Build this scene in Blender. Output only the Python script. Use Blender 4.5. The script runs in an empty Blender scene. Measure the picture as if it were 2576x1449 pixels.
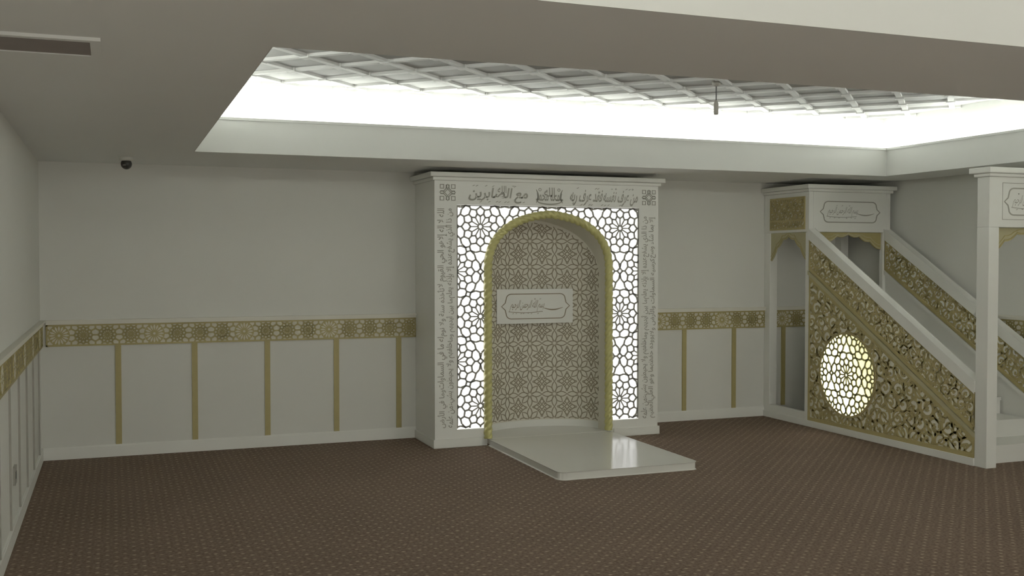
import bpy, math, random
from mathutils import Vector, Matrix
random.seed(7)
sc = bpy.context.scene
try:
    sc.view_settings.view_transform = 'Standard'
    sc.view_settings.look = 'None'
    sc.view_settings.gamma = 1.22
except Exception: pass
col = sc.collection

# ------------------------------------------------------------------ room numbers (metres)
XL, XR, YB, YN = -0.548, 7.28, 9.065, -3.0
H, H1, H2 = 2.381, 2.6355, 2.95
YM = 8.461; M1, M2 = 2.534, 4.667; HM = 2.272; CX = 3.585
XS, YK, YE = 6.231, 8.334, 6.25
YBm = YB-.002

# ------------------------------------------------------------------ materials
def mat(name, rgb, rough=.6, metal=0, noise=0.0, scale=8, bump=0.0, emis=None, estr=0, spec=.5):
    m = bpy.data.materials.new(name); m.use_nodes = True
    nt = m.node_tree; b = nt.nodes['Principled BSDF']
    b.inputs['Base Color'].default_value = (*rgb, 1)
    b.inputs['Roughness'].default_value = rough
    b.inputs['Metallic'].default_value = metal
    b.inputs['Specular IOR Level'].default_value = spec
    if emis:
        b.inputs['Emission Color'].default_value = (*emis, 1)
        b.inputs['Emission Strength'].default_value = estr
    if noise or bump:
        tc = nt.nodes.new('ShaderNodeTexCoord'); n = nt.nodes.new('ShaderNodeTexNoise')
        n.inputs['Scale'].default_value = scale; n.inputs['Detail'].default_value = 5
        nt.links.new(tc.outputs['Object'], n.inputs['Vector'])
        if noise:
            mx = nt.nodes.new('ShaderNodeMix'); mx.data_type = 'RGBA'
            mx.inputs[6].default_value = (*[c*(1-noise) for c in rgb], 1)
            mx.inputs[7].default_value = (*[min(1, c*(1+noise)) for c in rgb], 1)
            nt.links.new(n.outputs['Fac'], mx.inputs[0]); nt.links.new(mx.outputs[2], b.inputs['Base Color'])
        if bump:
            bp = nt.nodes.new('ShaderNodeBump'); bp.inputs['Strength'].default_value = bump
            bp.inputs['Distance'].default_value = .01
            nt.links.new(n.outputs['Fac'], bp.inputs['Height']); nt.links.new(bp.outputs['Normal'], b.inputs['Normal'])
    return m
M_wall = mat('wall_paint', (.755, .755, .695), .75, noise=.02, scale=3, bump=.04)
M_ceil = mat('ceiling_paint', (.88, .885, .85), .85, noise=.02, scale=2)
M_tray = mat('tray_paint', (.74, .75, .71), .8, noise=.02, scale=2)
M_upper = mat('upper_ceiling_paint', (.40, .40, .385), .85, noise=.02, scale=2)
M_bar = mat('lattice_paint', (.64, .64, .62), .7, noise=.02, scale=2)
M_white = mat('white_lacquer', (.86, .86, .80), .38, noise=.015, scale=4)
M_cream = mat('cream_board', (.80, .78, .68), .5, noise=.02, scale=6)
M_flank = mat('flank_backing', (.86, .84, .70), .5, noise=.02, scale=6)
M_creamd = mat('cream_backing', (.68, .65, .51), .5, noise=.02, scale=6)
M_slab = mat('polished_slab', (.80, .80, .74), .16, noise=.02, scale=3)
M_gold = mat('gold_paint', (.42, .35, .135), .5, metal=.1, noise=.08, scale=20)
M_goldf = mat('soft_gold_paint', (.47, .39, .16), .5, metal=.08, noise=.08, scale=20)
M_goldb = mat('bright_gold', (.55, .515, .19), .38, metal=.2, noise=.06, scale=30)
M_goldp = mat('pale_gold', (.50, .46, .26), .5, metal=.1, noise=.06, scale=20)
M_groove = mat('carved_groove', (.29, .245, .16), .7, noise=.05, scale=20)
M_text = mat('engraved_text', (.36, .35, .295), .6, noise=.05, scale=20)
M_lat = mat('lattice_grey', (.36, .345, .30), .5, noise=.04, scale=20)
M_dark = mat('dark_plastic', (.03, .03, .03), .35, noise=.1, scale=10)
M_vent = mat('vent_dark', (.22, .19, .17), .7, noise=.1, scale=10)
M_met = mat('grey_metal', (.45, .45, .42), .3, metal=.8, noise=.03, scale=20)
M_niche = mat('niche_board', (.75, .715, .60), .55, noise=.03, scale=8)
M_glow = mat('backlit_diffuser', (.9, .9, .9), .5, noise=.01, scale=2, emis=(1, 1, .99), estr=1.4)

def glow2():
    m = bpy.data.materials.new('round_diffuser'); m.use_nodes = True; nt = m.node_tree
    b = nt.nodes['Principled BSDF']; b.inputs['Base Color'].default_value = (.9, .88, .7, 1)
    tc = nt.nodes.new('ShaderNodeTexCoord'); sx = nt.nodes.new('ShaderNodeSeparateXYZ')
    nt.links.new(tc.outputs['Object'], sx.inputs[0])
    nz = nt.nodes.new('ShaderNodeTexNoise'); nz.inputs['Scale'].default_value = 3
    nt.links.new(tc.outputs['Object'], nz.inputs['Vector'])
    m1 = nt.nodes.new('ShaderNodeMath'); m1.operation = 'MULTIPLY_ADD'; m1.inputs[1].default_value = -.45
    nt.links.new(sx.outputs['Z'], m1.inputs[0]); nt.links.new(sx.outputs['Y'], m1.inputs[2])
    ad = nt.nodes.new('ShaderNodeMath'); ad.operation = 'MULTIPLY_ADD'; ad.inputs[1].default_value = .25
    nt.links.new(nz.outputs['Fac'], ad.inputs[0]); nt.links.new(m1.outputs[0], ad.inputs[2])
    cr = nt.nodes.new('ShaderNodeMapRange')
    cr.inputs[1].default_value = 7.36; cr.inputs[2].default_value = 7.78
    nt.links.new(ad.outputs[0], cr.inputs[0])
    mx = nt.nodes.new('ShaderNodeMix'); mx.data_type = 'RGBA'
    mx.inputs[6].default_value = (.98, .93, .50, 1); mx.inputs[7].default_value = (1, 1, .98, 1)  # yellow-to-white shift painted in for the uneven light of a lamp behind
    nt.links.new(cr.outputs[0], mx.inputs[0]); nt.links.new(mx.outputs[2], b.inputs['Emission Color'])
    mr = nt.nodes.new('ShaderNodeMapRange'); mr.inputs[3].default_value = .95; mr.inputs[4].default_value = 1.5
    nt.links.new(cr.outputs[0], mr.inputs[0]); nt.links.new(mr.outputs[0], b.inputs['Emission Strength'])
    return m
M_glow2 = glow2()

def carpet():
    m = bpy.data.materials.new('carpet'); m.use_nodes = True; nt = m.node_tree
    b = nt.nodes['Principled BSDF']; b.inputs['Roughness'].default_value = .95
    b.inputs['Specular IOR Level'].default_value = .1
    N = nt.nodes.new; L = nt.links.new
    tc = N('ShaderNodeTexCoord')
    def dots(off, r):
        mp = N('ShaderNodeMapping'); mp.inputs['Location'].default_value = (off, off, 0)
        mp.inputs['Scale'].default_value = (1/.092, 1/.092, 0)
        L(tc.outputs['Object'], mp.inputs['Vector'])
        fr = N('ShaderNodeVectorMath'); fr.operation = 'FRACTION'; L(mp.outputs[0], fr.inputs[0])
        sb = N('ShaderNodeVectorMath'); sb.operation = 'SUBTRACT'; sb.inputs[1].default_value = (.5, .5, 0); L(fr.outputs[0], sb.inputs[0])
        ln = N('ShaderNodeVectorMath'); ln.operation = 'LENGTH'; L(sb.outputs[0], ln.inputs[0])
        mr = N('ShaderNodeMapRange'); mr.inputs[1].default_value = r*1.5; mr.inputs[2].default_value = r*.5
        L(ln.outputs['Value'], mr.inputs[0]); return mr.outputs[0]
    a = dots(0, .10); c = dots(.5, .10)
    mxm = N('ShaderNodeMath'); mxm.operation = 'MAXIMUM'; L(a, mxm.inputs[0]); L(c, mxm.inputs[1])
    n1 = N('ShaderNodeTexNoise'); n1.inputs['Scale'].default_value = 60; n1.inputs['Detail'].default_value = 5
    L(tc.outputs['Object'], n1.inputs['Vector'])
    n2 = N('ShaderNodeTexNoise'); n2.inputs['Scale'].default_value = 1.2; n2.inputs['Detail'].default_value = 4; L(tc.outputs['Object'], n2.inputs['Vector'])
    n3 = N('ShaderNodeTexNoise'); n3.inputs['Scale'].default_value = 14; L(tc.outputs['Object'], n3.inputs['Vector'])
    c3 = N('ShaderNodeMapRange'); c3.inputs[1].default_value=.36; c3.inputs[2].default_value=.6; c3.inputs[3].default_value=.3; c3.inputs[4].default_value=.9
    L(n3.outputs['Fac'], c3.inputs[0])
    dm = N('ShaderNodeMath'); dm.operation = 'MULTIPLY'; L(mxm.outputs[0], dm.inputs[0]); L(c3.outputs[0], dm.inputs[1])
    cr = N('ShaderNodeMapRange'); cr.inputs[1].default_value=.35; cr.inputs[2].default_value=.65; L(n1.outputs['Fac'], cr.inputs[0])
    m1 = N('ShaderNodeMix'); m1.data_type = 'RGBA'; m1.inputs[6].default_value = (.150, .100, .070, 1); m1.inputs[7].default_value = (.275, .196, .145, 1)
    L(cr.outputs[0], m1.inputs[0])
    m2 = N('ShaderNodeMix'); m2.data_type = 'RGBA'; m2.blend_type = 'MULTIPLY'; m2.inputs[0].default_value = .3
    L(m1.outputs[2], m2.inputs[6]); L(n2.outputs['Fac'], m2.inputs[7])
    m3 = N('ShaderNodeMix'); m3.data_type = 'RGBA'; m3.inputs[7].default_value = (.46, .365, .26, 1)
    L(dm.outputs[0], m3.inputs[0]); L(m2.outputs[2], m3.inputs[6]); L(m3.outputs[2], b.inputs['Base Color'])
    bp = N('ShaderNodeBump'); bp.inputs['Strength'].default_value = .4; bp.inputs['Distance'].default_value = .004
    L(n1.outputs['Fac'], bp.inputs['Height']); L(bp.outputs['Normal'], b.inputs['Normal'])
    return m
M_carpet = carpet()

# ------------------------------------------------------------------ mesh builder
class MB:
    def __init__(s): s.v = []; s.f = []; s.m = []; s.cur = 0
    def add(s, vs, fs):
        o = len(s.v); s.v += [tuple(p) for p in vs]
        for f in fs: s.f.append(tuple(i+o for i in f)); s.m.append(s.cur)
    def box(s, x0, x1, y0, y1, z0, z1):
        s.add([(x0,y0,z0),(x1,y0,z0),(x1,y1,z0),(x0,y1,z0),(x0,y0,z1),(x1,y0,z1),(x1,y1,z1),(x0,y1,z1)],
              [(0,3,2,1),(4,5,6,7),(0,1,5,4),(1,2,6,5),(2,3,7,6),(3,0,4,7)])
    def prism(s, pts, mp, n0, n1):
        k = len(pts)
        s.add([mp(a,b,n0) for a,b in pts]+[mp(a,b,n1) for a,b in pts],
              [tuple(range(k)), tuple(range(2*k-1,k-1,-1))]+[(i,(i+1)%k,k+(i+1)%k,k+i) for i in range(k)])
    def plate(s, pts, mp, n):
        k = len(pts); s.add([mp(a,b,n) for a,b in pts]+[mp(a,b,0) for a,b in pts],
              [tuple(range(k))]+[(i,(i+1)%k,k+(i+1)%k,k+i) for i in range(k)])
    def stroke(s, pts, w, mp, n, closed=False, test=None):
        if test:
            run = []
            P = list(pts)+([pts[0]] if closed else [])
            allin = all(test(*p) for p in P)
            if not allin:
                for p in P+[None]:
                    if p is not None and test(*p): run.append(p)
                    else:
                        if len(run) > 1: s.stroke(run, w, mp, n)
                        run = []
                return
        k = len(pts)
        if k < 2: return
        vs = []
        for i,(x,y) in enumerate(pts):
            if closed: a = pts[i-1]; c = pts[(i+1)%k]
            else: a = pts[max(i-1,0)]; c = pts[min(i+1,k-1)]
            dx,dy = c[0]-a[0], c[1]-a[1]; l = math.hypot(dx,dy) or 1
            nx,ny = -dy/l, dx/l
            ww = (w(i/(k-1)) if callable(w) else w)/2
            vs += [mp(x+nx*ww,y+ny*ww,0),mp(x+nx*ww,y+ny*ww,n),mp(x-nx*ww,y-ny*ww,n),mp(x-nx*ww,y-ny*ww,0)]
        fs = []
        for i in range(k if closed else k-1):
            j = (i+1)%k
            for q in range(3): fs.append((4*i+q,4*i+q+1,4*j+q+1,4*j+q))
        s.add(vs, fs)
    def seg(s, a, b, w, mp, n, test=None, cuts=4):
        if test and test(*a) and test(*b): s.stroke([a,b], w, mp, n); return
        pts = [(a[0]+(b[0]-a[0])*i/cuts, a[1]+(b[1]-a[1])*i/cuts) for i in range(cuts+1)]
        s.stroke(pts, w, mp, n, test=test)
    def obj(s, name, mats, parent=None, smooth=False, bevel=0):
        me = bpy.data.meshes.new(name); me.from_pydata(s.v, [], s.f)
        if not isinstance(mats, (list,tuple)): mats = [mats]
        for m in mats: me.materials.append(m)
        me.polygons.foreach_set('material_index', s.m)
        me.validate(); me.update()
        if smooth: me.polygons.foreach_set('use_smooth', [True]*len(me.polygons))
        o = bpy.data.objects.new(name, me); col.objects.link(o)
        if bevel:
            bv = o.modifiers.new('bevel','BEVEL'); bv.width = bevel; bv.segments = 2; bv.limit_method = 'ANGLE'
        if parent is not None:
            o.parent = parent
            o.matrix_parent_inverse = Matrix.Translation(-WL.get(parent.name, Vector((0,0,0))))
        return o
WL = {}
def empty(name, loc, label, cat):
    e = bpy.data.objects.new(name, None); e.location = loc; e.empty_display_size = .2
    col.objects.link(e); e['label'] = label; e['category'] = cat; WL[e.name] = Vector(loc); return e
def thing(o, label, cat): o['label'] = label; o['category'] = cat; return o
def struct(o): o['kind'] = 'structure'; return o

def mp_back(s,t,n): return (s, YB-n, t)
def mp_left(s,t,n): return (XL+n, s, t)
def mp_right(s,t,n): return (XR-n, s, t)
def mp_mih(s,t,n): return (s, YM-n, t)
def mp_side(s,t,n): return (XS-n, s, t)
def circ(cx,cz,r,n=14): return [(cx+r*math.cos(2*math.pi*i/n),cz+r*math.sin(2*math.pi*i/n)) for i in range(n)]

# ------------------------------------------------------------------ shell
b = MB(); b.box(XL-.1, XR+.1, YN-.1, YB+.1, -.1, 0); struct(b.obj('floor', M_carpet))
b = MB(); b.box(XL-.1, XR+.1, YB, YB+.1, 0, H1); struct(b.obj('wall_back', M_wall))
b = MB(); b.box(XL-.1, XL, YN, YB, 0, H1)
struct(b.obj('wall_left', M_wall))
b = MB(); b.box(XR, XR+.1, YN, YB, 0, H1); struct(b.obj('wall_right', M_wall))
b = MB(); b.box(XL-.1, XR+.1, YN-.1, YN, 0, H1); struct(b.obj('wall_front', M_wall))
tL,tR,tF,tN = .549, 6.75, 7.87, 3.909
uF = 2.93; uN = -1.2
b = MB()
b.box(XL,tL,YN,YB,H,H1); b.box(tR,XR,YN,YB,H,H1); b.box(tL,tR,tF,YB,H,H1)
b.box(tL,tR,uF,tN,H,H1); b.box(tL,tR,YN,uN,H,H1)
struct(b.obj('ceiling', M_ceil))
def tray(name, x0,x1,y0,y1):
    b = MB(); t=.05
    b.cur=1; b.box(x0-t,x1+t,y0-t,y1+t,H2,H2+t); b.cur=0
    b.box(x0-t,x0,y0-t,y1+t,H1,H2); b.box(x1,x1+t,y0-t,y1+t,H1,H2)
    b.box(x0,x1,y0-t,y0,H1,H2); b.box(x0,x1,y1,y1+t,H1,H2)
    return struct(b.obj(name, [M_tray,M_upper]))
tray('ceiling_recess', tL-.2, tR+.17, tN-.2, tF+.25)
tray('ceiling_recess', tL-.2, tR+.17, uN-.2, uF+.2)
b = MB(); l=.018
b.box(tL,tR,tF-l,tF,H1-.016,H1+.004); b.box(tL,tR,tN,tN+l,H1-.016,H1+.004)
b.box(tL,tL+l,tN+l,tF-l,H1-.016,H1+.004); b.box(tR-l,tR,tN+l,tF-l,H1-.016,H1+.004)
struct(b.obj('trim_1', M_tray))
b = MB(); e=.006
b.box(tL,tR,tF-e,tF,H,H1-.016); b.box(tR-e,tR,tN,tF-e,H,H1-.016); b.box(tL,tL+e,tN,tF-e,H,H1-.016)
b.box(tL,tR,uF-e,uF,H,H1)
struct(b.obj('trim_2', M_tray))
b = MB(); P=.54
rx0,rx1,ry0,ry1 = tL-.2, tR+.17, tN-.2, tF+.25
def mp_up(s,t,n): return (s,t,H2-n)
def inr(x,y): return rx0<=x<=rx1 and ry0<=y<=ry1
# straight diagonal bars running right across the recess
def clipbar(c0,sgn):
    # line y = sgn*x + c0 clipped to the rectangle
    pts=[]
    for x in (rx0,rx1):
        y=sgn*x+c0
        if ry0<=y<=ry1: pts.append((x,y))
    for y in (ry0,ry1):
        x=(y-c0)/sgn
        if rx0<x<rx1: pts.append((x,y))
    return sorted(pts)[:2] if len(pts)>=2 else None
x0_,y0_=.12,-.1
for k in range(-30,40):
    for sgn in (1,-1):
        q=clipbar(y0_-sgn*x0_+k*P,sgn)
        if q: b.stroke([q[0],q[1]],.046,mp_up,.020 if sgn==1 else .0195)
for i in range(-1,16):
    for j in range(5,18):
        for cx,cy in ((i*P+x0_,j*P+y0_),(i*P+x0_+P/2,j*P+y0_+P/2)):
            r=.05
            if inr(cx-r,cy) and inr(cx+r,cy) and inr(cx,cy-r) and inr(cx,cy+r):
                b.prism([(cx-r,cy),(cx,cy-r),(cx+r,cy),(cx,cy+r)],mp_up,.0,.028)
struct(b.obj('trim_3', M_bar))

# ------------------------------------------------------------------ star lattice
def rosette_lattice(b,mp,n,cx,cz,a,bbox,test,w,fine=True):
    x0,x1,z0,z1=bbox
    dz=a*math.sqrt(3)/2
    J=int((z1-z0)/dz)+3
    A=lambda c,r,k:(c[0]+r*a*math.cos(math.radians(k)),c[1]+r*a*math.sin(math.radians(k)))
    for j in range(-J,J+1):
        for i in range(int((x0-cx)/a)-2,int((x1-cx)/a)+3):
            c=(cx+i*a+(a/2 if j%2 else 0), cz+j*dz)
            if not (x0-.6*a<c[0]<x1+.6*a and z0-.6*a<c[1]<z1+.6*a): continue
            ring=[A(c,.05,k) for k in range(0,360,30)]
            b.stroke(ring,w,mp,n,closed=True,test=test)
            for k in range(0,360,30):
                S=lambda p,q,ww=w: b.seg(p,q,ww,mp,n,test=test,cuts=5)
                S(A(c,.06,k),A(c,.20,k),w*.75)
                S(A(c,.20,k),A(c,.255,k+15)); S(A(c,.255,k+15),A(c,.20,k+30))
                S(A(c,.255,k+15),A(c,.33,k+15))
                S(A(c,.33,k+15),A(c,.385,k)); S(A(c,.33,k+15),A(c,.385,k+30))
                if k%60==0:
                    S(A(c,.385,k),A(c,.44,k))
                    if fine:
                        S(A(c,.44,k),A(c,.505,k+7)); S(A(c,.44,k),A(c,.505,k-7))
                        S(A(c,.505,k+7),A(c,.505,k+19)); S(A(c,.505,k-7),A(c,.505,k-19))
                    else: S(A(c,.44,k),A(c,.5,k))
                else:
                    if fine:
                        S(A(c,.385,k),A(c,.47,k))
                        S(A(c,.47,k),A(c,.505,k+11)); S(A(c,.47,k),A(c,.505,k-11))
                    else: S(A(c,.385,k),A(c,.5774,k))

# ------------------------------------------------------------------ chair rail bands
def petal(cx,cy,ang,r0,r1,w):
    c,s = math.cos(ang), math.sin(ang)
    L=[(r0,0),(r0+(r1-r0)*.62,w/2),(r1,w*.18),(r1,-w*.18),(r0+(r1-r0)*.62,-w/2)]
    return [(cx+c*a-s*q, cy+s*a+c*q) for a,q in L]
def band(name, mp, s0, s1, phase, d0=None):
    z0,z1 = .9085,1.0838; zc=(z0+z1)/2
    b = MB(); b.cur=2
    b.prism([(s0,z0),(s1,z0),(s1,z1),(s0,z1)],mp,0,.014)
    mq=lambda s,t,n: mp(s,t,.014+n)
    b.cur=0
    lo = s0 if d0 is None else d0
    b.stroke([(s0,z0+.007),(s1,z0+.007)],.014,mq,.006); b.stroke([(s0,z1-.007),(s1,z1-.007)],.014,mq,.006)
    b.stroke([(s0+.006,z0),(s0+.006,z1)],.012,mq,.006); b.stroke([(s1-.006,z0),(s1-.006,z1)],.012,mq,.006)
    k0=int((lo-phase)/.72)-1; k1=int((s1-phase)/.72)+2
    big=[c for c in (phase+k*.72 for k in range(k0,k1)) if lo+.09<c<s1-.09]
    def tst(x,z):
        if not(lo<=x<=s1 and z0+.004<=z<=z1-.004): return False
        return all(math.hypot(x-c,z-zc)>.078 for c in big if abs(x-c)<.1)
    rosette_lattice(b,mq,.004,phase+.36,zc,.18,(lo,s1,z0,z1),tst,.0135,False)
    for c in big:
        b.cur=0; b.plate(circ(c,zc,.081,32),mq,.005)
        b.cur=2
        for i in range(16):
            b.plate(petal(c,zc,i*math.pi/8,.026,.073,.0155),lambda s,t,n:mq(s,t,n+.005),.0012)
        b.plate(circ(c,zc,.010,10),lambda s,t,n:mq(s,t,n+.005),.0012)
    b.cur=1
    b.prism([(s0,z1),(s1,z1),(s1,z1+.022),(s0,z1+.022)],mp,0,.030)
    b.prism([(s0,z1+.022),(s1,z1+.022),(s1,z1+.036),(s0,z1+.036)],mp,0,.042)
    return struct(b.obj(name,[M_gold,M_cream,M_creamd]))
band('trim_4', mp_back, XL+.042, M1-.002, .31)
band('trim_5', mp_back, M2+.002, XR-.042, 5.0)
band('trim_6', mp_left, YN, YB, 8.7, 4.5)
band('trim_7', mp_right, YN, YB, 8.7, 4.5)
tn=8
def strip(mp,s,w=.046,m=None):
    global tn
    b=MB(); b.prism([(s-w/2,.10),(s+w/2,.10),(s+w/2,.9085),(s-w/2,.9085)],mp,0,.012)
    struct(b.obj('trim_%d'%tn,m or M_gold)); tn+=1
for s in (.03,.627,1.223,1.816,2.377,5.295,5.87,6.465,7.05): strip(mp_back,s)
for k in range(14): strip(mp_left,8.75-.6*k,.008,M_lat)
for k in range(4): strip(mp_right,8.5-.6*k)
def base(name,mp,s0,s1):
    b=MB(); b.prism([(s0,0),(s1,0),(s1,.088),(s0,.088)],mp,0,.014); b.prism([(s0,.088),(s1,.088),(s1,.10),(s0,.10)],mp,0,.009)
    struct(b.obj(name,M_white))
base('baseboard_back',mp_back,XL+.014,M1); base('baseboard_back',mp_back,M2,XS)
base('baseboard_left',mp_left,YN,YB); base('baseboard_right',mp_right,YN,YE-.15)

# ------------------------------------------------------------------ Arabic text
FORMS={'ء':(0xFE80,1),'آ':(0xFE81,2),'أ':(0xFE83,2),'إ':(0xFE87,2),'ا':(0xFE8D,2),'ب':(0xFE8F,4),'ة':(0xFE93,2),'ت':(0xFE95,4),
'ث':(0xFE99,4),'ج':(0xFE9D,4),'ح':(0xFEA1,4),'خ':(0xFEA5,4),'د':(0xFEA9,2),'ذ':(0xFEAB,2),'ر':(0xFEAD,2),'ز':(0xFEAF,2),'س':(0xFEB1,4),
'ش':(0xFEB5,4),'ص':(0xFEB9,4),'ض':(0xFEBD,4),'ط':(0xFEC1,4),'ظ':(0xFEC5,4),'ع':(0xFEC9,4),'غ':(0xFECD,4),'ف':(0xFED1,4),'ق':(0xFED5,4),
'ك':(0xFED9,4),'ل':(0xFEDD,4),'م':(0xFEE1,4),'ن':(0xFEE5,4),'ه':(0xFEE9,4),'و':(0xFEED,2),'ى':(0xFEEF,2),'ي':(0xFEF1,4),'ـ':(0x0640,0)}
def shape(t):
    out=[]; i=0; prev=False
    while i<len(t):
        c=t[i]
        if c=='ل' and i+1<len(t) and t[i+1]=='ا':
            out.append(chr(0xFEFC if prev else 0xFEFB)); prev=False; i+=2; continue
        if c not in FORMS: out.append(c); prev=False; i+=1; continue
        code,n=FORMS[c]; nxt=t[i+1] if i+1<len(t) else ' '
        nj = nxt in FORMS and FORMS[nxt][1]!=1
        if n==0: out.append(c); prev=True
        elif n==1: out.append(chr(code)); prev=False
        elif n==2: out.append(chr(code+(1 if prev else 0))); prev=False
        else:
            out.append(chr(code+((3 if nj else 1) if prev else (2 if nj else 0)))); prev=nj
        i+=1
    return ''.join(reversed(out))
def text2d(t,off=.012):
    cu=bpy.data.curves.new('t','FONT'); cu.body=shape(t); cu.size=1; cu.resolution_u=3; cu.offset=off
    o=bpy.data.objects.new('t',cu); col.objects.link(o)
    dg=bpy.context.evaluated_depsgraph_get(); dg.update()
    me=bpy.data.meshes.new_from_object(o.evaluated_get(dg))
    vs=[(v.co.x,v.co.y) for v in me.vertices]; fs=[tuple(p.vertices) for p in me.polygons]
    bpy.data.objects.remove(o); bpy.data.meshes.remove(me)
    return vs,fs
def put_text(b,t,mp,s0,s1,t0,t1,n=.003,rot=0,off=.012,slant=0):
    vs,fs=text2d(t,off)
    if not vs: return
    x0=min(v[0] for v in vs);x1=max(v[0] for v in vs);y0=min(v[1] for v in vs);y1=max(v[1] for v in vs)
    out=[]
    for x,y in vs:
        a=(x-x0)/((x1-x0) or 1); c=(y-y0)/((y1-y0) or 1)
        if rot==0: p=(s0+a*(s1-s0)+slant*(c-.5)*(t1-t0), t0+c*(t1-t0))
        elif rot==1: p=(s1-c*(s1-s0), t0+a*(t1-t0))
        else: p=(s0+c*(s1-s0), t1-a*(t1-t0))
        out.append(mp(p[0],p[1],n))
    b.add(out,fs)
def text_w(t):
    vs,_=text2d(t,0)
    return (max(v[0] for v in vs)-min(v[0] for v in vs)) if vs else 1
rt=random.Random(4)
def tashkeel(b,mp,s0,s1,t0,t1,k,sz,rot=0):
    for i in range(k):
        s=s0+(s1-s0)*(i+rt.uniform(.2,.8))/k; t=rt.choice([t0,t1])+rt.uniform(-.1,.1)*sz
        if rot: s,t=rt.choice([s0,s1]),t0+(t1-t0)*(i+rt.uniform(.2,.8))/k
        q=rt.random()
        if q<.6:
            d=(sz*.5,sz*.25) if not rot else (-sz*.25,sz*.5)
            b.stroke([(s-d[0],t-d[1]),(s,t),(s+d[0],t+d[1])],sz*.25,mp,.003)
        elif q<.8: b.stroke(circ(s,t,sz*.3,8),sz*.18,mp,.003,closed=True)
        else: b.stroke([(s-sz*.4,t+sz*.3),(s-sz*.2,t),(s,t+sz*.25),(s+sz*.2,t),(s+sz*.4,t+sz*.3)],sz*.16,mp,.003)
BISM='بسم الله الرحمن الرحيم'
def cartouche(b,mp,s0,s1,t0,t1,w=.009):
    tc=(t0+t1)/2; hh=(t1-t0)/2
    def outline(k):
        a0=s0+k; h=hh-k
        L=[(a0,tc),(a0+.035,tc+h*.28),(a0+.045,tc+h*.62)]
        for i in range(7):
            a=math.pi-(math.pi/2)*i/6; L.append((a0+.045+.05+.05*math.cos(a), tc+h*.62+h*.38*math.sin(a)))
        R=[(s0+s1-x,y) for x,y in reversed(L)]
        top=L+R; bot=[(x,2*tc-y) for x,y in reversed(top[1:-1])]
        return top+bot
    b.stroke(outline(0),w,mp,.003,closed=True)
    W=s1-s0
    put_text(b,BISM,mp,s0+W*.13,s0+W*.62,tc-hh*.45,tc+hh*.50,slant=.3,off=.006)
    tashkeel(b,mp,s0+W*.15,s0+W*.6,tc-hh*.58,tc+hh*.60,9,.014)
    b.stroke([(s0+W*.60+W*.3*i/12, tc-hh*.12-hh*.18*math.sin(i/12*math.pi)) for i in range(13)],lambda f:.003+.009*math.sin(f*math.pi),mp,.003)
    b.stroke([(s0+W*.10+W*.5*i/12, tc-hh*.42-hh*.10*math.sin(i/12*math.pi)) for i in range(13)],.005,mp,.003)

# ------------------------------------------------------------------ mihrab
mih=empty('mihrab',(CX,YM+.3,0),'white carved mihrab with glowing star lattice and gold rope arch','prayer niche')
def arch(u,hw,z0,za):
    u=min(abs(u)/hw,1); return z0+(za-z0)*(.88*(1-u**2.5)**.4+.12*(1-u))
IN=(.537,1.50,1.96)
b=MB()
b.box(M1,2.73,YM,YBm,0,2.07); b.box(4.47,M2,YM,YBm,0,2.07); b.box(M1,M2,YM,YBm,2.07,HM)
b.box(2.73,CX-.58,YM,YM+.1,0,.15); b.box(CX+.58,4.47,YM,YM+.1,0,.15)
b.obj('body',M_white,mih)
b=MB(); b.box(M1-.02,M2+.02,YM-.02,YBm,HM,HM+.03); b.box(M1-.05,M2+.05,YM-.05,YBm,HM+.03,HM+.07)
b.obj('cornice',M_white,mih,bevel=.006)
b=MB(); b.box(M1-.015,CX-.63,YM-.015,YM,0,.075); b.box(M1-.015,M1,YM,YBm-.015,0,.075)
b.obj('plinth',M_white,mih,bevel=.004)
b=MB(); b.box(CX+.63,M2+.015,YM-.015,YM,0,.075); b.box(M2,M2+.015,YM,YBm-.015,0,.075)
b.obj('plinth',M_white,mih,bevel=.004)
def outer_z(x):
    u=abs(x-CX)
    return arch(u,.59,1.50,2.01) if u<.59 else .15
b=MB(); NN=80; yy=YM+.045
b.add([(2.73,yy,.15),(CX-.59,yy,.15),(CX-.59,yy,2.07),(2.73,yy,2.07)],[(0,1,2,3)])
b.add([(CX+.59,yy,.15),(4.47,yy,.15),(4.47,yy,2.07),(CX+.59,yy,2.07)],[(0,1,2,3)])
for i in range(NN):
    xa=CX-.59+1.18*i/NN; xb=CX-.59+1.18*(i+1)/NN
    b.add([(xa,yy,max(1.5,outer_z(xa)) if i else 1.5),(xb,yy,max(1.5,outer_z(xb)) if i<NN-1 else 1.5),(xb,yy,2.07),(xa,yy,2.07)],[(0,1,2,3)])
b.obj('light_panel',M_glow,mih)
def in_lat(x,z):
    if not (2.732<=x<=4.468 and .152<=z<=2.068): return False
    u=abs(x-CX)
    if u>=.60: return True
    return z>arch(u,.60,1.50,2.02)
b=MB()
mpl=lambda s,t,n:(s,YM+.012-n,t)
rosette_lattice(b,mpl,.010,2.945,1.885,.445,(2.73,4.47,.15,2.07),in_lat,.0145)
b.stroke([(2.736,.158),(2.736,2.064),(4.464,2.064),(4.464,.158)],.012,mpl,.010)
b.obj('lattice_screen',M_lat,mih)
def arch_path(hw,z0,za,zb,n=90,ns=60):
    P=[]
    for i in range(ns): P.append((CX-hw,zb+(z0-zb)*i/ns))
    for i in range(n+1):
        a=math.pi-math.pi*i/n
        c=math.cos(a); u=math.copysign(abs(c)**.8,c)
        P.append((CX+hw*u,arch(hw*u,hw,z0,za)))
    for i in range(1,ns+1): P.append((CX+hw,z0-(z0-zb)*i/ns))
    return P
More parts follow.
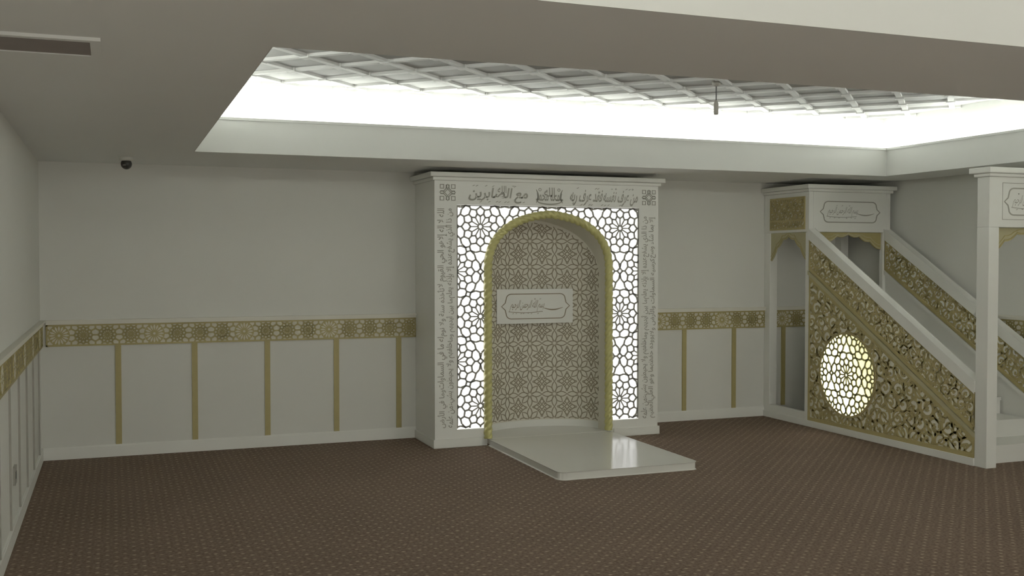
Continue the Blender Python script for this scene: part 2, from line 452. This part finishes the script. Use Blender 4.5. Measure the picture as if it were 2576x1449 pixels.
def resample(P,step):
    out=[P[0]]; acc=0
    for i in range(1,len(P)):
        a=P[i-1];c=P[i];l=math.dist(a,c)
        if l<1e-9: continue
        d=step-acc
        while d<=l:
            out.append((a[0]+(c[0]-a[0])*d/l,a[1]+(c[1]-a[1])*d/l)); d+=step
        acc=l-(d-step)
    return out
path=resample(arch_path(.577,1.50,2.0,.062),.005)
b=MB(); K=24; R=.037; vs=[];fs=[]
for i,(x,z) in enumerate(path):
    a=path[max(i-2,0)];c=path[min(i+2,len(path)-1)]
    dx,dz=c[0]-a[0],c[1]-a[1];l=math.hypot(dx,dz) or 1
    nx,nz=-dz/l,dx/l
    for k in range(K):
        ph=2*math.pi*k/K
        r=R*(.78+.25*abs(math.cos(1.5*(ph-i*.005*2*math.pi/.17))))
        vs.append((x+nx*r*math.cos(ph),YM-.012-r*math.sin(ph),z+nz*r*math.cos(ph)))
for i in range(len(path)-1):
    for k in range(K): fs.append((i*K+k,i*K+(k+1)%K,(i+1)*K+(k+1)%K,(i+1)*K+k))
b.add(vs,fs); b.obj('arch_moulding',M_goldb,mih,smooth=True)
JD=.13; ND=.33; NW=IN[0]+.012
def ycyl(x): 
    u=min(abs(x-CX)/NW,1); return YM+JD+ND*math.sqrt(1-u*u)
b=MB(); ap=arch_path(NW,IN[1],IN[2]+.012,.06,80,20)
vs=[];fs=[]
for x,z in ap: vs+= [(x,YM+.0,z),(x,max(ycyl(x),YM+JD)+.003,z)]
for i in range(len(ap)-1): fs.append((2*i,2*i+1,2*i+3,2*i+2))
b.add(vs,fs)
o1=arch_path(NW,IN[1],IN[2]+.012,.06,80,20); o2=arch_path(.60,1.5,2.02,.06,80,20)
vs=[];fs=[]
for p,q in zip(o1,o2): vs+=[(p[0],YM,p[1]),(q[0],YM,q[1]),(q[0],YM+.05,q[1])]
for i in range(len(o1)-1): fs+=[(3*i,3*i+1,3*i+4,3*i+3),(3*i+1,3*i+2,3*i+5,3*i+4)]
b.add(vs,fs)
b.obj('niche_jamb',M_niche,mih,smooth=False)
NPH=96; tab=[]; L=0; prev=None
for i in range(NPH+1):
    ph=math.pi*i/NPH; x=CX-NW*math.cos(ph)*1.0; y=YM+JD+ND*math.sin(ph)
    if prev: L+=math.dist(prev,(x,y))
    tab.append((L,x,y,ph)); prev=(x,y)
LT=L
def mp_niche(s,t,n):
    s=min(max(s,0),LT)
    lo=min(int(s/LT*NPH),NPH-1)
    while lo>0 and tab[lo][0]>s: lo-=1
    while lo<NPH-1 and tab[lo+1][0]<s: lo+=1
    a=tab[lo];c=tab[lo+1];f=(s-a[0])/((c[0]-a[0]) or 1)
    x=a[1]+(c[1]-a[1])*f; y=a[2]+(c[2]-a[2])*f; ph=a[3]+(c[3]-a[3])*f
    nx,ny=-math.cos(ph)*ND,math.sin(ph)*NW; l=math.hypot(nx,ny)
    return (x-nx/l*n, y-ny/l*n, t)
b=MB(); vs=[];fs=[]
for l_,x,y,ph in tab:
    vs+=[(x,y,.0),(x,y,arch(x-CX,NW,IN[1],IN[2]+.012)+.002)]
for i in range(NPH): fs.append((2*i,2*i+1,2*i+3,2*i+2))
b.add(vs,fs)
b.obj('niche_wall',M_niche,mih,smooth=True)
def in_n(s,t):
    if not(.01<s<LT-.01 and t>.125): return False
    x=mp_niche(s,t,0)[0]
    return t<arch(x-CX,NW,IN[1],IN[2])-.012
b=MB(); p=.236; W=.0090
s_mid=LT/2
def leaf_out(cx,cz,ang,r0,r1,w):
    c,sn=math.cos(ang),math.sin(ang); pts=[]
    for i in range(7): f=i/6; pts.append((r0+(r1-r0)*f, w/2*math.sin(math.pi*f)))
    for i in range(5,0,-1): f=i/6; pts.append((r0+(r1-r0)*f,-w/2*math.sin(math.pi*f)))
    return [(cx+c*a-sn*q,cz+sn*a+c*q) for a,q in pts]
for i in range(-5,6):
    for j in range(-1,11):
        cx=s_mid+i*p; cz=.12+j*p
        for k in range(8):
            b.stroke(leaf_out(cx,cz,k*math.pi/4,.016,p*.5 if k%2==0 else p*.45,.046),W,mp_niche,.002,closed=True,test=in_n)
        qx,qz=cx+p/2,cz+p/2
        b.stroke(circ(qx,qz,.018,12),W*1.1,mp_niche,.002,closed=True,test=in_n)
        for k in range(4):
            a=k*math.pi/2
            b.stroke(leaf_out(qx,qz,a,.026,.074,.036),W,mp_niche,.002,closed=True,test=in_n)
            a+=math.pi/4
            b.stroke([(qx+.030*math.cos(a),qz+.030*math.sin(a)),(qx+.052*math.cos(a),qz+.052*math.sin(a))],W*1.6,mp_niche,.002,test=in_n)
        for k in range(4):
            a0=k*math.pi/2
            b.stroke([(cx+p*.50*math.cos(a0+.22+(math.pi/2-.44)*q/8),cz+p*.50*math.sin(a0+.22+(math.pi/2-.44)*q/8)) for q in range(9)],W*.9,mp_niche,.002,test=in_n)
b.obj('carved_flower_pattern',M_groove,mih)
b=MB(); ring=[(x,y) for _,x,y,_ in tab]
b.prism([(CX-NW,YM-.03)]+ring+[(CX+NW,YM-.03)],lambda s,t,n:(s,t,n),0,.06)
b.obj('niche_floor',M_slab,mih)
b=MB(); b.stroke([(LT*i/60,.09) for i in range(61)],.06,mp_niche,.008); b.obj('niche_skirting',M_white,mih)
PY=8.822
b=MB(); b.box(3.225,3.985,PY,PY+.012,1.02,1.335); pl=b.obj('calligraphy_plaque',M_white,mih,bevel=.003)
b=MB(); cartouche(b,lambda s,t,n:(s,PY-n,t),3.27,3.94,1.065,1.29,.008); b.obj('lettering',M_groove,pl)
b=MB()
put_text(b,'مع الصابرين',mp_mih,2.84,3.38,2.088,2.22,off=.022,slant=.2)
put_text(b,'الله',mp_mih,3.10,3.18,2.175,2.24,off=.012)
tashkeel(b,mp_mih,2.86,3.36,2.10,2.235,14,.020)
b.obj('frieze_inscription',M_text,mih)
b=MB()
put_text(b,'من عرف نفسه',mp_mih,4.11,4.455,2.085,2.225,off=.022,slant=.2)
put_text(b,'فقد عرف ربه',mp_mih,3.785,4.10,2.085,2.225,off=.022,slant=.2)
tashkeel(b,mp_mih,3.81,4.42,2.09,2.235,18,.020)
b.obj('frieze_inscription',M_text,mih)
b=MB()
put_text(b,'الله',mp_mih,3.535,3.635,2.155,2.235,off=.016)
put_text(b,'محمد',mp_mih,3.455,3.575,2.115,2.19,off=.016); put_text(b,'محمد',mp_mih,3.715,3.595,2.115,2.19,off=.016)
for sgn in (-1,1):
    b.stroke([(3.585+sgn*(.125-.02*math.sin(math.pi*i/8)),2.10+.115*i/8) for i in range(9)],lambda f:.004+.008*math.sin(f*math.pi),mp_mih,.003)
    b.stroke(circ(3.585+sgn*.09,2.215,.012,8),.005,mp_mih,.003,closed=True)
b.stroke([(3.585+.115*math.cos(a),2.118+.030*math.sin(a)) for a in [math.pi+math.pi*i/16 for i in range(17)]],lambda f:.004+.010*math.sin(f*math.pi),mp_mih,.003)
b.obj('calligraphy_emblem',M_text,mih)
K1='الله لا إله إلا هو الحي القيوم لا تأخذه سنة ولا نوم له ما في السماوات وما في الأرض'
K2='من ذا الذي يشفع عنده إلا بإذنه يعلم ما بين أيديهم وما خلفهم ولا يحيطون بشيء من علمه'
K3='إلا بما شاء وسع كرسيه السماوات والأرض ولا يؤوده حفظهما وهو العلي العظيم'.replace('ؤ','و')
for ti,(ta,tb,x0,x1,z0,z1) in enumerate(((K1,K2,2.556,2.712,.17,2.04),(K2,K3,4.492,4.642,.15,2.0))):
    b=MB()
    for ri,t_ in enumerate((ta,tb)):
        words=t_.split(); a0=x0+(x1-x0)*(.50 if ri else 0); a1=a0+(x1-x0)*.56
        grp=[' '.join(words[i:i+4]) for i in range(0,len(words),4)]
        ws=[text_w(g)+.08 for g in grp]; k=(z1-z0)/sum(ws); z=z0
        for g,w_ in reversed(list(zip(grp,ws))):
            put_text(b,g,mp_mih,a0,min(a1,x1),z,z+k*(w_-.08),rot=1,off=.016,n=.003+.0005*ri); z+=k*w_
    b.obj('side_inscription',M_text,mih)
for cx,cz in ((2.65,2.172),(4.57,2.168)):
    b=MB(); sq=lambda x,z,r,ro=0:[(x+r*1.414*math.cos(math.pi/4+ro+k*math.pi/2),z+r*1.414*math.sin(math.pi/4+ro+k*math.pi/2)) for k in range(4)]
    w=.009
    b.stroke(sq(cx,cz,.020,math.pi/4),w,mp_mih,.003,closed=True)
    for sx in (-1,1):
        for sz in (-1,1):
            b.stroke(sq(cx+sx*.050,cz+sz*.050,.016),w,mp_mih,.003,closed=True)
            b.stroke([(cx+sx*.012,cz+sz*.066),(cx+sx*.012,cz+sz*.034),(cx+sx*.034,cz+sz*.012),(cx+sx*.066,cz+sz*.012)],w,mp_mih,.003)
    for k in range(4):
        a=k*math.pi/2; b.stroke(leaf_out(cx,cz,a,.030,.070,.02),w*.7,mp_mih,.003,closed=True)
    b.obj('medallion',M_text,mih)

# ------------------------------------------------------------------ prayer slab
b=MB(); x0,x1,y0,y1=3.01,4.16,6.90,8.428; r=.06; pts=[(x1,y1),(x0,y1)]
for i in range(7):
    a=math.pi+math.pi/2*i/6; pts.append((x0+r+r*math.cos(a),y0+r+r*math.sin(a)))
for i in range(7):
    a=1.5*math.pi+math.pi/2*i/6; pts.append((x1-r+r*math.cos(a),y0+r+r*math.sin(a)))
b.prism(pts,lambda s,t,n:(s,t,n),0,.058)
thing(b.obj('platform_slab',M_slab,bevel=.008),'polished white stone slab lying before the mihrab','platform')

# ------------------------------------------------------------------ arabesque filler
def leaf(cx,cy,ang,l,w):
    c,s=math.cos(ang),math.sin(ang)
    Q=[(0,0),(.25*l,w*.42),(.55*l,w*.5),(.8*l,w*.25),(l,0),(.7*l,-w*.22),(.4*l,-w*.36),(.15*l,-w*.22)]
    return [(cx+c*a-s*q,cy+s*a+c*q) for a,q in Q]
def arabesque(b,mp,n,bbox,test,p,seed=1,sw=.13):
    rnd=random.Random(seed); x0,x1,z0,z1=bbox; dz=p*.87; j=0; z=z0
    while z<z1+p:
        x=x0+(p/2 if j%2 else 0); i=0
        vine=[(x0+(x1-x0)*q/160, z+.33*p*math.sin((x0+(x1-x0)*q/160-x0)*2*math.pi/(2*p)+j*1.3)) for q in range(161)]
        b.stroke(vine,p*.085,mp,n,test=test)
        while x<x1+p:
            cx=x+rnd.uniform(-.1,.1)*p; cz=z+rnd.uniform(-.1,.1)*p
            d=1 if (i+j)%2 else -1; a0=rnd.uniform(0,6.28)
            pts=[]
            for k in range(23):
                f=k/22; a=a0+d*1.45*2*math.pi*f; r=.60*p*(1-.80*f); pts.append((cx+r*math.cos(a),cz+r*math.sin(a)))
            b.stroke(pts,lambda f:p*(sw-.05*f),mp,n,test=test)
            for k in range(6):
                f=k/6*.72; a=a0+d*1.45*2*math.pi*f; r=.60*p*(1-.80*f)
                lf=leaf(cx+r*math.cos(a),cz+r*math.sin(a),a+d*(.9+rnd.uniform(-.3,.3)),.36*p,.20*p)
                if all(test(*q) for q in lf): b.plate(lf,mp,n*1.15)
            bud=circ(cx+.02*p,cz,.085*p,8)
            if all(test(*q) for q in bud): b.plate(bud,mp,n*1.3)
            x+=p; i+=1
        z+=dz; j+=1
def inpoly(poly):
    def f(x,y):
        c=False; n=len(poly); j=n-1
        for i in range(n):
            xi,yi=poly[i];xj,yj=poly[j]
            if (yi>y)!=(yj>y) and x<(xj-xi)*(y-yi)/(yj-yi)+xi: c=not c
            j=i
        return c
    return f

# ------------------------------------------------------------------ minbar
minb=empty('minbar',(6.71,7.2,0),'white minbar pulpit with gold arabesque panels and staircase','pulpit')
SL=.594
def ln(y,z_at_top): return z_at_top-SL*(8.30-y)
ya,yb=YE,YK
def side_assembly(dx, lower):
    mp=lambda s,t,n:(XS+dx-n,s,t)
    T=.058
    b=MB(); b.prism([(ya,0),(yb,0),(yb,ln(yb,1.80)),(ya,ln(ya,1.80))],mp,-T,-.012)
    fl=b.obj('stair_flank',M_flank if lower else M_white,minb)
    b=MB(); b.prism([(ya,ln(ya,1.79)),(yb,ln(yb,1.79)),(yb,ln(yb,1.88)),(ya,ln(ya,1.88))],mp,-T-.012,.014)
    b.obj('handrail',M_white,minb,bevel=.006)
    t0,t1=1.50,1.785
    poly=[(ya+.01,ln(ya+.01,t0)),(yb-.01,ln(yb-.01,t0)),(yb-.01,ln(yb-.01,t1)),(ya+.01,ln(ya+.01,t1))]
    mq=lambda s,t,n:(XS+dx+.012-n,s,t)
    b=MB(); b.stroke(poly,.03,mq,.014,closed=True)
    arabesque(b,mq,.006,(ya,yb,0,2),inpoly(poly),.105,3,.15)
    b.obj('railing_tracery',M_goldf,minb)
    b=MB(); b.prism([(ya,ln(ya,1.443)),(yb,ln(yb,1.443)),(yb,ln(yb,1.475)),(ya,ln(ya,1.475))],mp,-.012,.010)
    b.obj('rail_moulding',M_goldp if lower else M_white,minb,bevel=.003)
    return fl
side_assembly(0,True)
side_assembly(.90,False)
CY,CZ,CR=7.775,.55,.375
poly=[(ya+.012,.075),(yb-.012,.075),(yb-.012,ln(yb-.012,1.42)),(ya+.012,ln(ya+.012,1.42))]
tp=inpoly(poly)
mq=lambda s,t,n:(XS+.012-n,s,t)
b=MB(); b.stroke(poly,.04,mq,.014,closed=True)
arabesque(b,mq,.006,(ya,yb,0,1.5),lambda x,y: tp(x,y) and math.hypot(x-CY,y-CZ)>CR+.012,.145,9,.15)
b.stroke([(CY+(CR+.006)*math.cos(a),CZ+(CR+.006)*math.sin(a)) for a in [2*math.pi*i/72 for i in range(72)]],.020,mq,.012,closed=True)
b.obj('flank_tracery',M_goldf,minb)
b=MB(); b.prism([(CY+CR*math.cos(2*math.pi*i/64),CZ+CR*math.sin(2*math.pi*i/64)) for i in range(64)],mq,.0,.005)
rw=b.obj('round_window',M_glow2,minb)
b=MB(); rosette_lattice(b,lambda s,t,n:mq(s,t,n+.005),.006,CY,CZ,.42,(CY-CR,CY+CR,CZ-CR,CZ+CR),lambda x,y: math.hypot(x-CY,y-CZ)<CR+.005,.017)
b.obj('window_lattice',M_goldb,rw)
b=MB(); b.box(XS-.012,XS+.012,ya,YBm,0,.06); b.obj('plinth',M_white,minb,bevel=.003)
b=MB(); ns=7; RS=.14
for i in range(ns):
    y0=YE+.02+i*.295
    b.box(XS+.058,XS+.888,y0,YK,i*RS,(i+1)*RS)
    b.box(XS+.058,XS+.888,y0-.012,y0+.02,(i+1)*RS-.025,(i+1)*RS+.002)
b.obj('steps',M_white,minb)
X2=7.20
kp=(8.334,8.385); bp=(8.965,YBm)
ki=MB()
for (a,c) in (kp,bp):
    ki.box(XS,XS+.09,a,c,0,1.87); ki.box(X2-.09,X2,a,c,0,1.87)
for x in (XS,X2-.05): ki.box(x,x+.05,8.385,8.965,0,.13)
ki.box(XS,XS+.05,8.334,YBm,1.87,2.257); ki.box(X2-.05,X2,8.334,YBm,1.87,2.257)
ki.box(XS+.05,X2-.05,8.334,8.384,1.87,2.257); ki.box(XS+.05,X2-.05,9.015,YBm,1.87,2.257)
kio=ki.obj('canopy_kiosk',M_white,minb,bevel=.004)
b=MB(); b.box(XS-.02,X2+.02,8.314,YBm,2.257,2.285); b.box(XS-.045,X2+.045,8.289,YBm,2.285,2.325)
b.obj('cornice',M_white,kio,bevel=.006)
b=MB(); pp=[(8.395,1.905),(8.95,1.905),(8.95,2.205),(8.395,2.205)]
b.cur=1; b.prism(pp,mp_side,0,.002); b.cur=0; b.stroke(pp,.022,mp_side,.012,closed=True)
arabesque(b,mp_side,.008,(8.39,8.95,1.9,2.2),inpoly(pp),.075,5,.17)
b.stroke([(8.395,1.985),(8.95,1.985)],.014,mp_side,.013)
b.obj('gold_side_panel',[M_goldf,M_creamd],kio)
def lambrequin(b,mp,s0,s1,zt,drop,th):
    n=24; c=(s0+s1)/2; hw=(s1-s0)/2; low=[]
    for i in range(n+1):
        u=-1+2*i/n; a=abs(u)
        d=drop*(a**1.8)*.85+drop*.12+ .022*abs(math.sin(a*math.pi*3))
        low.append((c+hw*u,zt-min(d,drop)))
    for i in range(n):
        p,q=low[i],low[i+1]
        b.prism([p,q,(q[0],zt),(p[0],zt)],mp,-th,0)
    b.cur=1
    b.stroke([(x,z+.012) for x,z in low],.010,mp,.004)
    b.stroke([(x,z+.045) for x,z in low if z+.05<zt],.006,mp,.003)
    b.cur=0
VM=[M_goldp,M_gold]; VM_shade=[M_gold,M_goldp]  # second set: darker gold puts the front valance's shade into its colour
b=MB(); lambrequin(b,lambda s,t,n:(XS+.012-n,s,t),8.385,8.965,1.868,.29,.015)
b.obj('scalloped_valance',VM,kio)
b=MB(); lambrequin(b,lambda s,t,n:(s,YK+.030-n,t),XS+.09,X2-.09,1.868,.17,.015)
b.obj('scalloped_valance',VM_shade,kio)
b=MB(); cartouche(b,lambda s,t,n:(s,YK-n,t),6.36,7.07,1.965,2.165,.010); b.obj('lettering',M_text,kio)
Y0=6.13
b=MB()
b.box(XS,XS+.10,Y0,YE,0,1.85); b.box(X2-.10,X2,Y0,YE,0,1.85); b.box(XS,X2,Y0,YE,1.85,2.236)
po=b.obj('entrance_portal',M_white,minb,bevel=.004)
b=MB(); b.box(XS-.02,X2+.02,Y0-.02,YE+.02,2.236,2.262); b.box(XS-.045,X2+.045,Y0-.045,YE+.045,2.262,2.305)
b.obj('cornice',M_white,po,bevel=.006)
b=MB(); mpp=lambda s,t,n:(s,Y0-n,t)
cartouche(b,mpp,6.38,7.05,1.945,2.15,.010); b.obj('lettering',M_text,po)
b=MB(); b.stroke([(6.36,1.91),(7.07,1.91),(7.07,2.19),(6.36,2.19)],.004,mpp,.003,closed=True); b.obj('panel_border',M_text,po)
b=MB(); lambrequin(b,lambda s,t,n:(s,Y0+.07-n,t),XS+.10,X2-.10,1.848,.20,.015); b.obj('scalloped_valance',VM,po)

# ------------------------------------------------------------------ air vent, camera, socket, hanging holder
vt=empty('air_vent',(-.25,4.14,H),'white framed ceiling air vent with dark slots','air vent')
b=MB(); vx0,vx1,vy0,vy1=-.52,-.035,3.97,4.31
b.box(vx0,vx1,vy0,vy0+.035,H-.012,H); b.box(vx0,vx1,vy1-.035,vy1,H-.012,H)
b.box(vx0,vx0+.04,vy0+.035,vy1-.035,H-.012,H); b.box(vx1-.035,vx1,vy0+.035,vy1-.035,H-.012,H)
b.obj('frame',M_ceil,vt)
b=MB(); b.box(vx0+.04,vx1-.035,vy0+.035,vy1-.035,H-.003,H); b.obj('duct_opening',M_vent,vt)
b=MB()
for i in range(7):
    y=vy0+.05+i*.037
    b.add([(vx0+.04,y,H-.003),(vx1-.035,y,H-.003),(vx1-.035,y+.014,H-.011),(vx0+.04,y+.014,H-.011)],[(0,1,2,3)])
b.obj('louvre',M_vent,vt)

def lathe(b,prof,c,n=24):
    vs=[];k=len(prof)
    for i in range(n):
        a=2*math.pi*i/n
        for r,z in prof: vs.append((c[0]+r*math.cos(a),c[1]+r*math.sin(a),c[2]+z))
    fs=[]
    for i in range(n):
        for j in range(k-1): fs.append((i*k+j,((i+1)%n)*k+j,((i+1)%n)*k+j+1,i*k+j+1))
    b.add(vs,fs)
cam_=empty('security_camera',(.1,8.48,H),'small dark dome security camera under the ceiling','camera')
b=MB(); lathe(b,[(0,0),(.052,0),(.052,-.018),(.03,-.03),(0,-.03)],(.1,8.48,H)); b.obj('mount',M_wall,cam_,smooth=True)
b=MB(); lathe(b,[(.0001,-.022)]+[(.041*math.sin(t),-.052+.041*math.cos(t)) for t in [math.pi*i/12 for i in range(1,12)]]+[(.0001,-.093)],(.1,8.48,H)); b.obj('dome',M_dark,cam_,smooth=True)
b=MB(); lathe(b,[(.0001,-.0),(.012,-.0),(.012,-.006),(.0001,-.006)],(.085,8.44,H-.06)); b.obj('lens',M_met,cam_,smooth=True)

so=empty('wall_socket',(XL,6.62,.36),'small grey electrical wall socket above the baseboard','socket')
b=MB(); b.prism([(6.56,.31),(6.68,.31),(6.68,.41),(6.56,.41)],mp_left,0,.012); b.obj('cover_plate',M_lat,so,bevel=.003)
b=MB(); b.prism([(6.60,.34),(6.64,.34),(6.64,.38),(6.60,.38)],mp_left,.012,.014); b.obj('outlet',M_dark,so)

hx,hy=4.27,6.85
ho=empty('hanging_lamp_holder',(hx,hy,H2),'thin pendant lamp holder hanging from the lattice ceiling','lamp holder')
b=MB(); lathe(b,[(.0001,0),(.035,0),(.03,-.03),(.006,-.04),(.0001,-.04)],(hx,hy,H2)); b.obj('ceiling_rose',M_lat,ho,smooth=True)
b=MB(); lathe(b,[(.005,-.035),(.005,-.16)],(hx,hy,H2),8); b.obj('cord',M_dark,ho)
b=MB(); lathe(b,[(.0001,-.14),(.010,-.145),(.018,-.17),(.018,-.235),(.015,-.25),(.0001,-.25)],(hx,hy,H2)); b.obj('socket',M_lat,ho,smooth=True)

# ------------------------------------------------------------------ lights
def area(name,loc,rot,sx,sy,e,c=(.97,1,.96)):
    l=bpy.data.lights.new(name,'AREA'); l.shape='RECTANGLE'; l.size=sx; l.size_y=sy; l.energy=e; l.color=c
    o=bpy.data.objects.new(name,l); o.location=loc; o.rotation_euler=rot; col.objects.link(o); return o
zc=H1+.030; h=math.pi/2; d=math.radians(22)
Yc=(tN+tF)/2; Xc=(tL+tR)/2
E=5.9
area('cove_light',(Xc,tF+.11,zc),(h-d,0,0),6.3,.05,E*6.3)
area('cove_light',(Xc,tN-.09,zc),(-h+d,0,0),6.2,.05,E*6.2)
area('cove_light',(tR+.07,Yc,zc),(0,-h+d,0),.05,4.0,E*4)
area('cove_light',(tL-.09,Yc,zc),(0,h-d,0),.05,4.0,E*4)
Yc2=(uN+uF)/2; E2=7.3; c2=(1,.98,.92)
area('cove_light',(Xc,uF+.05,zc),(h,0,0),6.2,.05,E2*6.2,c2)
area('cove_light',(Xc,uN-.05,zc),(-h,0,0),6.2,.05,E2*6.2,c2)
area('cove_light',(tR+.05,Yc2,zc),(0,-h,0),.05,4.0,E2*4,c2)
area('cove_light',(tL-.05,Yc2,zc),(0,h,0),.05,4.0,E2*4,c2)
for x in (1.2,5.6):  # unseen fill lamps added behind the camera to brighten walls and ceiling
    l=bpy.data.lights.new('fill_light','POINT'); l.energy=65; l.shadow_soft_size=.25; l.color=(1,.98,.93)
    o=bpy.data.objects.new('fill_light',l); o.location=(x,-2.2,.7); col.objects.link(o)
w=bpy.data.worlds.new('world'); sc.world=w; w.use_nodes=True
w.node_tree.nodes['Background'].inputs[0].default_value=(.02,.02,.02,1)

cd=bpy.data.cameras.new('camera'); cd.sensor_width=36; cd.lens=2624.05/2576*36; cd.clip_start=.05
co=bpy.data.objects.new('camera',cd); co.location=(0,0,1.6); co.rotation_euler=(math.pi/2-.0269,0,-.365); col.objects.link(co)
sc.camera=co
